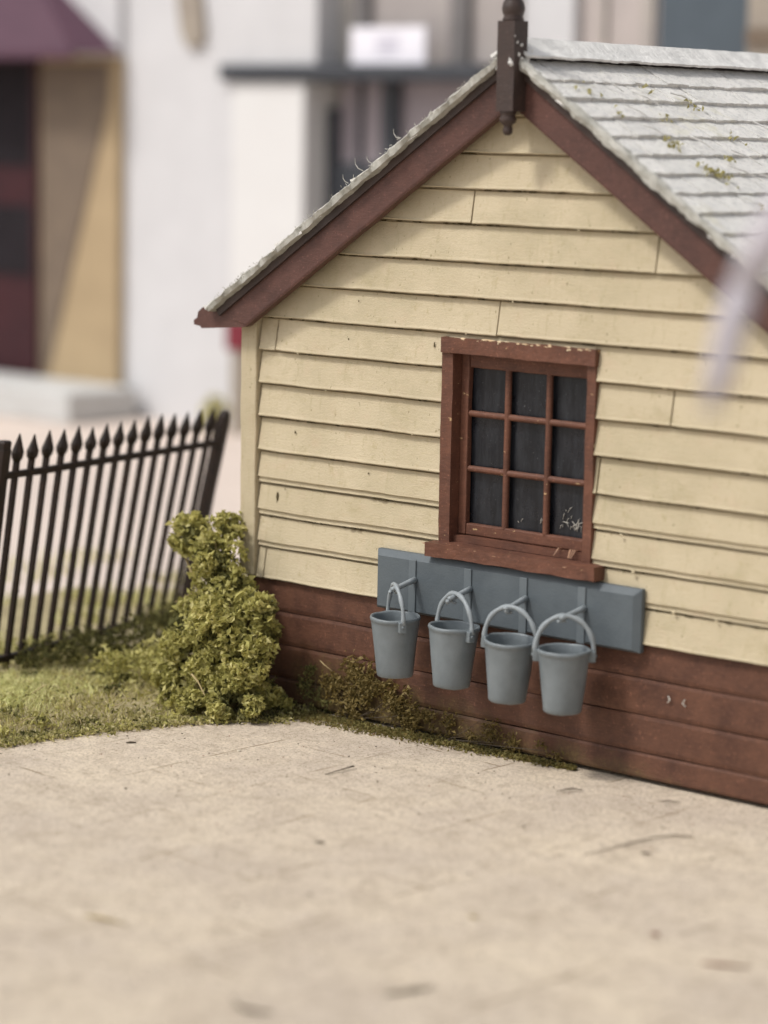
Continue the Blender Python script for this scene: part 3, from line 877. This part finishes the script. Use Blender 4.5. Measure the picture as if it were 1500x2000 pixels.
b = MB(); root = Vector((.22, -.3, 0))
for (x, y, z, r) in big:
    e_ = Vector((x, y, z)); mdp = root.lerp(e_, .5)+Vector((random.uniform(-.06, .06), random.uniform(-.03, .03), .02))
    b.tube([root-bo, mdp-bo, e_-bo, e_-bo+Vector((random.uniform(-.05, .05), 0, r*.9))], [.012, .009, .006, .002], 5)
for (p0, p1) in [((-.02, -.3, .62), (-.30, -.25, .52)), ((-.05, -.35, .42), (-.36, -.2, .34)), ((.16, -.58, .22), (.30, -.62, .13)), ((-.1, -.3, .5), (-.4, -.1, .42))]:
    b.tube([Vector(p0)-bo, (Vector(p0)+Vector(p1))/2-bo+Vector((0, 0, .015)), Vector(p1)-bo], [.006, .005, .003], 5)
b.build('stem', STRAW, bush)

for (lst, name, lab, mt, siz, dens) in [
    ([(0.89, -.06, .273, .075), (.743, -.06, .163, .09), (1.003, -.06, .205, .12), (1.188, -.06, .149, .105), (.895, -.06, .072, .12), (1.404, -.06, .09, .07), (1.112, -.06, .25, .06), (1.299, -.06, .054, .086)],
     'creeping_weed', 'tangled brownish green weed climbing the plinth below the leftmost bucket', WEEDM, .032, 13500),
    ([(1.566, -.05, .067, .075), (1.843, -.05, .075, .075), (1.98, -.05, .041, .06), (2.18, -.05, .045, .05), (1.707, -.05, .02, .056), (2.28, -.05, .026, .035)],
     'creeping_weed', 'sparse brown weed on the plinth foot under the two right buckets', WEEDM, .026, 8000),
    ([(.553, -.07, .133, .06), (.631, -.07, .04, .08), (.58, -.06, .22, .05)], 'creeping_weed', 'dark wispy weed on the plinth beside the corner bush', DARKM, .028, 9000)]:
    o0 = Vector((lst[0][0], -.06, 0))
    t_ = thing(name, lab, 'weed', tuple(o0), group='weeds along the hut plinth')
    b = MB()
    for (x, y, z, r) in lst: clump(b, Vector((x, y, z+.01))-o0, r*1.3, int(dens*r*r*3.6), siz*.85, (1, .16, 1), shell=.08)
    b.build('foliage', mt, t_)
    b = MB(); b.blob((0, .01, 0), .012)
    for (x, y, z, r) in lst:
        for k in range(1):
            a_ = Vector((lst[0][0], -.05, .0)); e_ = Vector((x+random.uniform(-r, r), -.055, z+random.uniform(0, r)))
            b.tube([a_-o0, (a_+e_)/2-o0+Vector((random.uniform(-.03, .03), -.01, 0)), e_-o0], [.002, .002, .001], 4)
    b.build('stem', TWIGM, t_)

# undergrowth under the fence: low dark clumps
for i, (lst, lab) in enumerate([
    ([(-1.25, -.55, .05, .06), (-1.161, -.338, .06, .076), (-1.104, -.101, .08, .092), (-1.36, -.35, .05, .06), (-1.42, .0, .06, .07)], 'low dark green growth at the fence foot nearest the camera'),
    ([(-.96, .016, .10, .117), (-1.181, .449, .10, .111), (-1.28, .75, .1, .11)], 'dark scrub under the far end of the fence'),
    ([(-.686, -.393, .08, .089), (-.63, -.137, .08, .09), (-.45, -.3, .07, .10)], 'low olive scrub between the fence and the corner bush')]):
    o0 = Vector((lst[1][0], lst[1][1], 0))
    t_ = thing('low_scrub', lab, 'scrub', tuple(o0), group='scrub under the fence')
    b = MB()
    for (x, y, z, r) in lst: clump(b, Vector((x+.05, y, z+.05))-o0, r*1.35, int(46000*r*r), .034, (1.25, 1.25, 1.1), shell=.3)
    b.build('foliage', DARKM if i < 2 else BUSHM, t_)

# grass on the verge
b = MB()
def grass_at(x, y, h, mi):
    ln = (random.gauss(0, h*.75), random.gauss(0, h*.75), 0)
    b.blade((x, y, -.005+min(.05, verge_h(x, y)*.12)-.02), h, ln, random.uniform(.0025, .0055), mi)
cnt = 0
while cnt < 9000:
    x, y = random.uniform(-2.2, .75), random.uniform(-4.0, .9)
    if not inside_verge(x-.02*random.random(), y): continue
    d_ = verge_h(x, y)
    if noise.noise(Vector((x*3.2, y*3.2, 2))) < -.32 and random.random() < .75: continue
    h = random.uniform(.02, .07)*(.6 if d_ < .12 else 1)
    if x < -1.45-.18*y and random.random() < .93: continue
    yl = ((x+.85)/.45)**2+((y+1.15)/.6)**2 < 1+.8*noise.noise(Vector((x*4, y*4, 0))) or noise.noise(Vector((x*2.1+4, y*2.1, 0))) > .42
    grass_at(x, y, h, 1 if (yl and random.random() < .75) else (2 if random.random() < .22 else 0)); cnt += 1
for k in range(150):       # crumbly tufts of all sizes
    x, y = random.uniform(-1.9, .6), random.uniform(-3.0, .2)
    if not inside_verge(x+.03, y) or x < -1.42-.18*y: continue
    yl = ((x+.85)/.45)**2+((y+1.15)/.6)**2 < 1
    dk = x > -1.3 and -.75 < y-.35*(x+.6) < .3
    clump(b, (x, y, min(.05, verge_h(x, y)*.12)-.01+(.02 if dk else 0)), random.uniform(.05, .11), 90, .03, (1.2, 1.2, .55), 1 if (yl and random.random() < .6) else random.choice((3, 3, 2, 3) if dk else (0, 2, 2, 3)), shell=.2)
for k in range(70):
    x, y = random.uniform(-1.6, .6), random.uniform(-2.8, .0)
    if not inside_verge(x, y) or x < -1.4-.18*y: continue
    a_ = random.random()*6.3; L_ = random.uniform(.04, .11); z_ = min(.05, verge_h(x, y)*.12)+.01
    b.tube([(x, y, z_), (x+L_*math.cos(a_)*.5, y+L_*math.sin(a_)*.5, z_+L_*.35), (x+L_*math.cos(a_), y+L_*math.sin(a_), z_+L_*random.random()*.6)], [.003, .003, .0015], 4, 4)
for k in range(4200):      # the bright patch by the fence foot
    x, y = random.gauss(-.95, .20), random.gauss(-1.05, .30)
    if x < -1.36-.18*y or not inside_verge(x+.1, y): continue
    grass_at(x, y, random.uniform(.03, .07), 1 if random.random() < .85 else 0)
for k in range(5000):      # crumbs spilling over the paving edge
    i = random.randint(1, len(edge)-3); p_ = Vector(edge[i]).lerp(Vector(edge[i+1]), random.random())
    sp_ = .035+.035*noise.noise(Vector((p_.x*5, p_.y*5, 3)))
    b.leaf((p_.x+random.gauss(.0, sp_), p_.y+random.gauss(-.01, sp_), .006+random.random()*.02), .022, random.choice((0, 0, 0, 2, 2, 3)))
for k in range(9000):      # crumbled scatter among it
    x, y = random.uniform(-1.9, .75), random.uniform(-3.2, .3)
    if inside_verge(x, y): b.leaf((x, y, min(.05, verge_h(x, y)*.12)+random.random()*.02), .026, random.choice((0, 0, 2, 2, 3)))
tag(b.build('grass', [GRASSM, YELLM, BUSHM, DARKM, STRAW], loc=(0, 0, -.02)), 'short mixed green and yellow grass on the bank below the fence', 'grass', kind='stuff')
b = MB()
cnt = 0
while cnt < 2600:
    x, y = random.uniform(-4.4, -1.65), random.uniform(-1.2, 3.0)
    if x > -1.5-.18*y or random.random() < (-1.5-.18*y-x)/2.6: continue
    if noise.noise(Vector((x*1.3, y*1.3, 7))) < -.02: continue
    h = random.uniform(.03, .11); b.blade((x, y, -.03), h, (random.gauss(0, h*.4), random.gauss(0, h*.4), 0), .008, random.choice((0, 0, 1))); cnt += 1
tag(b.build('yellow_grass', [YELLM, GRASSM], loc=(0, 0, -.02)), 'yellowish grass tufts on pale ground behind the fence', 'grass', kind='stuff')
# moss along the foot of the plinth
b = MB()
for k in range(5200):
    x = .45+1.95*random.random()**1.15
    sp = .11*(1-(x-.45)/2.3)
    y = -.035-abs(random.gauss(0, sp))-(.02 if x < 1.2 else 0)
    if y < -.26: continue
    b.leaf((x, y, .004+random.random()*.022*(1-min(.8, abs(y)*4))), .020, 0 if random.random() < .7 else 1, up=Vector((0, 0, .7)))
tag(b.build('moss', [MOSSM, WEEDM], loc=(0, 0, -.02)), 'thin line of olive moss along the foot of the plinth', 'moss', kind='stuff')
# grit
b = MB()
for k in range(900):
    x, y = random.uniform(-.2, 6.2), random.uniform(-4.6, -.05)
    r = random.uniform(.0018, .0048)*(1.0 if random.random() < .93 else 1.8)
    b.blob((x, y, r*.4), r, random.choice((0, 0, 0, 1, 2)), (1.4, 1, .6), n=4, jag=.8)
GRITP = plain('grit_pale', (.72, .66, .54), None, 20, .8, 0)
GRITB = plain('grit_rust', (.22, .10, .07), None, 20, .8, 0)
tag(b.build('grit', [TWIGM, GRITP, GRITB], loc=(0, 0, -.02)), 'scattered dark and pale grit on the sandy paving', 'grit', kind='stuff')
# single bits one can point at
def bit(name, lab, cat, loc, pts, rad, mt):
    mb = MB(); mb.tube(pts, [q*(.8 if name in ('twig', 'straw', 'pebble') else .62) for q in rad], 6, flat=.5); return tag(mb.build(name, mt, loc=(loc[0], loc[1], loc[2]-.023), smooth=True), lab, cat)
bit('twig', 'thin dark twig with a pale tip on the paving left of the buckets', 'twig', (1.55, -.92, .008), [(-.01, -.10, 0), (0, 0, .006), (.012, .095, .012)], [.004, .006, .009], TWIGM)
bit('twig', 'long thin twig bent at one end on the paving below the plinth', 'twig', (3.38, -.95, .008), [(-.05, -.32, 0), (-.01, -.1, .004), (.03, .11, .008), (.08, .22, .006), (.15, .27, .004)], [.003, .005, .006, .006, .004], TWIGM)
bit('dead_leaf', 'dark curled leaf scrap at the foot of the brown plinth', 'leaf', (2.63, -.40, .012), [(-.04, -.05, 0), (0, 0, .008), (.05, .03, .002)], [.006, .013, .004], TWIGM)
bit('dead_leaf', 'dark leaf scrap by the plinth near the right edge', 'leaf', (3.10, -.24, .010), [(-.04, -.02, 0), (0, 0, .006), (.05, .03, .002)], [.004, .010, .003], TWIGM)
bit('pebble', 'dark reddish pebble alone on the paving at lower right', 'pebble', (4.22, -2.01, .012), [(-.02, 0, 0), (0, .002, .002), (.02, 0, 0)], [.008, .018, .007], GRITB)
bit('pebble', 'grey brown pebble on the paving at lower centre', 'pebble', (3.53, -2.34, .010), [(-.02, 0, 0), (0, .002, .002), (.024, .01, 0)], [.006, .014, .006], STRAW)
bit('pebble', 'small dark pebble below the bent twig', 'pebble', (3.52, -1.05, .008), [(-.02, -.01, 0), (0, .002, .001), (.02, .012, 0)], [.006, .012, .005], TWIGM)
bit('pebble', 'dark oblong pebble at the grass edge in front of the bush', 'pebble', (.36, -1.24, .008), [(-.015, -.02, 0), (0, .0, .001), (.02, .02, 0)], [.006, .012, .006], TWIGM)
bit('pebble', 'dark pebble near the middle of the paving', 'pebble', (2.33, -1.95, .008), [(-.018, -.01, 0), (0, .0, .001), (.02, .012, 0)], [.006, .012, .005], TWIGM)
bit('dead_leaf', 'long brown scrap on the near paving at lower left', 'leaf', (2.45, -3.42, .008), [(-.10, -.01, 0), (-.03, .0, .008), (.12, .02, .002)], [.008, .018, .005], STRAW)
bit('dead_leaf', 'brown stalk lying across the nearest paving at bottom centre', 'leaf', (3.93, -3.22, .008), [(-.06, -.09, 0), (.0, .0, .008), (.03, .10, .002)], [.008, .016, .006], TWIGM)
bit('dead_leaf', 'flat grey scrap on the nearest paving left of bottom centre', 'leaf', (3.62, -3.80, .008), [(-.08, .02, 0), (.0, .0, .006), (.09, .05, .002)], [.012, .016, .006], TWIGM)
bit('dead_leaf', 'rusty smudge of leaf on the paving at lower right edge', 'leaf', (4.60, -2.15, .008), [(-.05, -.02, 0), (.02, .0, .006), (.13, .06, .002)], [.010, .016, .006], GRITB)
bit('straw', 'pale straw stalk stuck in the weeds on the plinth', 'straw', (.70, -.075, .30), [(-.04, 0, .02), (.0, -.005, .0), (.05, 0, -.025)], [.005, .006, .004], STRAW)

# ------------------------------------------------------------------ near drooping strand
st = thing('drooping_stalk', 'blurred lilac grey stalk drooping in front of the right eaves', 'stalk', (6.25, -3.95, 0))
so_ = Vector((6.25, -3.95, 0))
LIL = plain('lilac_fibre', (.50, .465, .50), (.43, .40, .435), 9, .8, .3, 60)
pts = [(6.25, -3.95, 0), (6.26, -3.95, 1.2), (6.25, -3.96, 2.4), (6.20, -4.01, 3.0), (6.123, -4.104, 3.18), (6.06, -4.18, 3.10), (5.994, -4.255, 2.94), (5.954, -4.314, 2.80)]
b = MB(); b.tube([Vector(p_)-so_ for p_ in pts], [.012, .012, .011, .014, .030, .052, .058, .046], 12)
b.build('stem', LIL, st, smooth=True)
b = MB(); pts = [(5.954, -4.314, 2.80), (5.941, -4.345, 2.70), (5.936, -4.371, 2.60), (5.93, -4.392, 2.53), (5.925, -4.40, 2.49)]
b.tube([Vector(p_)-so_ for p_ in pts], [.046, .046, .042, .034, .014], 12)
for k in range(60):
    i = random.randint(0, 3); p0 = Vector(pts[i]).lerp(Vector(pts[i+1]), random.random())-so_
    d = Vector((random.gauss(-.2, 1), random.gauss(-.2, 1), -random.uniform(.8, 2.5))).normalized()*random.uniform(.03, .075)
    b.tube([p0, p0+d*.6, p0+d+Vector((0, 0, -.01))], [.004, .003, .001], 4)
b.build('plume', LIL, st, smooth=True)

# ------------------------------------------------------------------ the street behind, fronts parallel to the hut gable
def bgthing(name, lab, cat, x, y, group=None):
    return thing(name, lab, cat, (x, y, -.05), 0, group)
WHITE = plain('white_render', (.62, .62, .635), (.58, .58, .595), 2, .7, .2, 20)
WHITE2 = plain('bright_white', (.70, .70, .695), (.68, .675, .67), 2, .6, .2, 20)
TAN = plain('tan_render', (.42, .32, .195), (.37, .28, .17), 2, .75, .2, 20)
PURP = plain('purple_tile', (.098, .046, .070), (.078, .037, .058), 4, .65, .3, 12, .3, (1, 1, 4))
MAROON = plain('maroon_paint', (.048, .011, .015), (.034, .009, .013), 4, .5, .1)
NAVY = plain('navy_glass', (.013, .010, .013), (.018, .014, .018), 4, .7, 0, 20, .2)
BROWNP = plain('brown_house_and_shadow', (.19, .146, .108), (.155, .12, .092), 4, .8, .2)  # brown house; also the shadow painted on the tan shop wall
STONE = plain('pale_stone', (.56, .565, .56), (.50, .50, .49), 4, .8, .3)
FRAMEG = plain('charcoal_frame', (.055, .06, .07), (.045, .05, .06), 4, .5, .1)
MAUVE = plain('mauve_glass', (.34, .30, .32), (.30, .265, .29), 3, .35, 0, 20, .4)
BEIGE = plain('beige_panel', (.42, .385, .35), (.37, .34, .32), 3, .7, .2)
SLATEB = plain('slate_blue', (.085, .108, .13), (.075, .095, .115), 3, .6, .2)
PINKG = plain('pinkish_render', (.47, .42, .40), (.42, .375, .36), 3, .7, .2)
REDP = plain('red_paint', (.20, .025, .04), None, 4, .5, .1)
TAUPE = plain('taupe_stone', (.36, .315, .26), (.31, .27, .23), 4, .8, .2)


def bx(mb, x0, x1, y0, y1, z0, z1, O, mi=0): mb.box(x0-O[0], x1-O[0], y0-O[1], y1-O[1], z0+.05, z1+.05, mi)
# shop with the purple roof
O = (-12.6, 9.4)
sh = bgthing('purple_roofed_shop', 'blurred tan shop with purple canopy roof and maroon door', 'shop', *O)
b = MB()
bx(b, -17, -13.7, 9.4, 14, -.05, 3.96, O); bx(b, -12.17, -10.84, 9.4, 14, -.05, 3.96, O); bx(b, -13.7, -12.17, 10.1, 14, -.05, 3.96, O)
b.build('wall', TAN, sh)
b = MB(); bx(b, -17, -10.84, 9.402, 14, 3.961, 5.7, O)
b.build('upper_wall', WHITE, sh)
b = MB()
xf0, xf1, xb1, xt1 = -17-O[0], -11.02-O[0], -10.79-O[0], -12.45-O[0]
b.add([(xf0, -.55, 4.05), (xf1, -.55, 4.05), (xb1, -.004, 4.05), (xf0, -.004, 4.05), (xf0, -.004, 5.25), (xt1, -.004, 5.25)], [(0, 1, 5, 4), (1, 2, 5), (3, 2, 1, 0), (2, 3, 4, 5), (0, 4, 3)])
b.box(xf0, xf1, -.55, -.50, 3.97, 4.048)
b.build('roof', PURP, sh)
b = MB(); bx(b, -13.69, -12.2, 9.56, 9.62, .29, 3.95, O)
dr = b.build('door', MAROON, sh)
for (z0, z1) in ((2.72, 3.90), (1.45, 2.25)):
    b = MB(); bx(b, -13.4, -12.29, 9.53, 9.558, z0, z1, O)
    b.build('pane', NAVY, dr)
b = MB(); bx(b, -12.198, -12.13, 9.34, 9.398, .29, 3.95, O)
b.build('door_frame', MAROON, sh)
b = MB(); bx(b, -14, -10.5, 8.35, 9.39, -.05, .30, O)
b.build('step', STONE, sh, bevel=.03)
# slanting shadow on the tan wall, painted as a thin tapered shape
t_ = bgthing('painted_shadow', 'blurred tapered grey brown painted shadow on the tan shop wall', 'shadow', -11.5, 9.36)
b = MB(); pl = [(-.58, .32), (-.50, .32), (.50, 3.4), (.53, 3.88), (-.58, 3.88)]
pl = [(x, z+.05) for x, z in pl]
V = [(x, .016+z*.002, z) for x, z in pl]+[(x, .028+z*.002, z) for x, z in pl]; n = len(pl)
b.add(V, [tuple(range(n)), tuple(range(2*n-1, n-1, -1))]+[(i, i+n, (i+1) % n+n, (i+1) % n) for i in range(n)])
b.build('shadow_panel', BROWNP, t_)

# white building
O = (-9.8, 9.5)
wh = bgthing('white_building', 'blurred tall white rendered building between the tan shop and dark windows', 'building', *O)
b = MB(); bx(b, -10.84, -9.17, 9.5, 15, -.05, 5.6, O); bx(b, -9.17, -7.99, 9.502, 15, 3.75, 5.6, O)
b.build('wall', WHITE, wh)
b = MB(); bx(b, -9.168, -8.12, 9.47, 15, 1.28, 3.70, O)
b.build('bay', WHITE2, wh, bevel=.03)
b = MB(); bx(b, -9.165, -8.12, 9.5, 15, -.05, 1.278, O)
b.build('bay_base', TAUPE, wh)
b = MB(); bx(b, -10.95, -7.9, 9.3, 15.2, 5.602, 5.75, O)
b.build('parapet', WHITE, wh)
b = MB(); b.prism([(-9.90+9.8, 4.25), (-9.80+9.8, 4.10), (-9.62+9.8, 4.12), (-9.56+9.8, 4.26), (-9.64+9.8, 4.75), (-9.95+9.8, 5.3), (-10.1+9.8, 5.3)], -.07, -.002)
b.build('plaque', TAUPE, wh)
t_ = bgthing('red_box', 'blurred red box on a post beside the white bay behind the hut', 'box', -8.74, 9.2)
b = MB(); b.box(-.16, .14, -.08, .08, .90, 1.22); b.build('box_body', REDP, t_, bevel=.02)
b = MB(); b.box(-.04, .05, -.03, .03, .0, .898); b.build('post', TAUPE, t_)
t_ = bgthing('small_shrub', 'blurred small green shrub at the foot of the white building', 'shrub', -9.05, 9.1)
b = MB()
for k in range(3): clump(b, (random.uniform(-.08, .14), random.uniform(-.06, .06), .10+.09*k), .15, 260, .05)
b.build('foliage', BUSHM, t_)
t_ = bgthing('small_shrub', 'blurred low weed tuft between the tan shop and the white wall', 'shrub', -10.7, 9.2)
b = MB()
for k in range(2): clump(b, (random.uniform(-.08, .08), 0, .07), .10, 160, .05)
b.build('foliage', WEEDM, t_)

# dark framed shopfront
O = (-7.2, 9.8)
df = bgthing('dark_framed_shop', 'blurred shopfront with charcoal beam, dark mullions and mauve panes', 'shop', *O)
b = MB(); bx(b, -8.11, -5.70, 9.95, 15, -.05, 3.66, O); bx(b, -7.985, -5.70, 9.95, 15, 3.661, 5.7, O)
b.build('wall', BEIGE, df)
b = MB(); bx(b, -9.30, -5.72, 9.40, 9.94, 3.705, 3.87, O)
b.build('beam', FRAMEG, df, bevel=.02)
b = MB(); bx(b, -8.44+.33, -8.20+.20, 9.82, 9.948, -.05, 3.42, O); bx(b, -7.36, -7.16, 9.82, 9.948, -.05, 3.70, O); bx(b, -6.0, -5.86, 9.82, 9.948, -.05, 3.70, O)
bx(b, -7.999, -7.362, 9.84, 9.948, 1.7, 2.86, O)
bx(b, -7.72, -7.68, 9.86, 9.948, 2.862, 3.70, O)
b.build('lower_frame', FRAMEG, df)
b = MB(); bx(b, -8.0, -7.362, 9.92, 9.951, 2.86, 3.70, O); bx(b, -7.158, -6.002, 9.92, 9.951, 1.2, 3.70, O)
b.build('lower_pane', MAUVE, df)
MULL = plain('grey_mullion', (.19, .18, .18), None, 4, .6, .1)
for (x0, x1) in ((-7.78, -7.57), (-6.47, -6.25)):
    b = MB(); bx(b, x0, x1, 9.82, 9.948, 3.88, 5.6, O); b.build('mullion', MULL, df)
b = MB(); bx(b, -7.568, -6.472, 9.90, 9.951, 3.88, 5.6, O); bx(b, -6.248, -5.72, 9.90, 9.951, 3.88, 5.6, O)
b.build('upper_pane', plain('upper_mauve', (.40, .365, .35), (.36, .325, .315), 3, .5, 0), df)
b = MB(); bx(b, -7.98, -7.782, 9.88, 9.951, 3.88, 5.6, O)
b.build('upper_panel', plain('cream_panel', (.53, .50, .46), None, 3, .6, .1), df)
sg = bgthing('paper_sign', 'blurred white paper notice standing on the dark beam of the shopfront', 'sign', -7.1, 9.6)
b = MB(); b.box(-.50, .49, .0, .03, 3.925, 4.30); b.build('sheet', plain('paper', (.86, .85, .92), (.82, .81, .88), 4, .6, .05), sg)
b = MB()
for z in (4.17, 4.10, 4.03): b.box(-.15, .15, -.006, -.002, z, z+.03)
b.build('lettering', plain('faint_print', (.55, .53, .64), None, 4, .6, 0), sg)

# houses to the right, seen over the ridge
for (nm, lab, O, x0, x1, mt, top, wins, wm) in [
    ('white_cottage', 'blurred white wall just right of the roof finial', (-5.4, 10.0), -5.695, -5.06, WHITE, 5.3, [], WHITE2),
    ('pinkish_house', 'blurred pinkish grey wall above the slate ridge', (-4.6, 10.1), -5.055, -4.10, PINKG, 5.2, [(-4.78, -4.72, 3.0, 5.0), (-4.3, -4.15, 3.0, 5.0)], BEIGE),
    ('slate_blue_block', 'blurred dark slate blue block above the ridge at right', (-3.5, 10.0), -4.05, -2.96, SLATEB, 5.4, [(-3.8, -3.2, 2.2, 3.2)], NAVY),
    ('brown_house', 'blurred brown house at the top right corner', (-2.0, 9.8), -2.94, -.6, TAUPE, 5.2, [(-2.93, -2.3, 4.05, 4.2)], BROWNP)]:
    h_ = bgthing(nm, lab, 'house' if 'house' in nm or 'cottage' in nm else 'building', *O)
    b = MB(); bx(b, x0, x1, O[1], O[1]+5, -.05, top, O); b.build('wall', mt, h_)
    b = MB(); b.prism([(x0-O[0]-.04, top+.052), (x1-O[0]+.04, top+.052), ((x0+x1)/2-O[0], top+.6)], -.1, 5.1); b.build('roof', SLATEB if nm != 'brown_house' else BROWNP, h_)
    for (a, c2, z0, z1) in wins:
        b = MB(); bx(b, a, c2, O[1]-.05, O[1]-.002, z0, z1, O); b.build('window', wm, h_, bevel=.01)
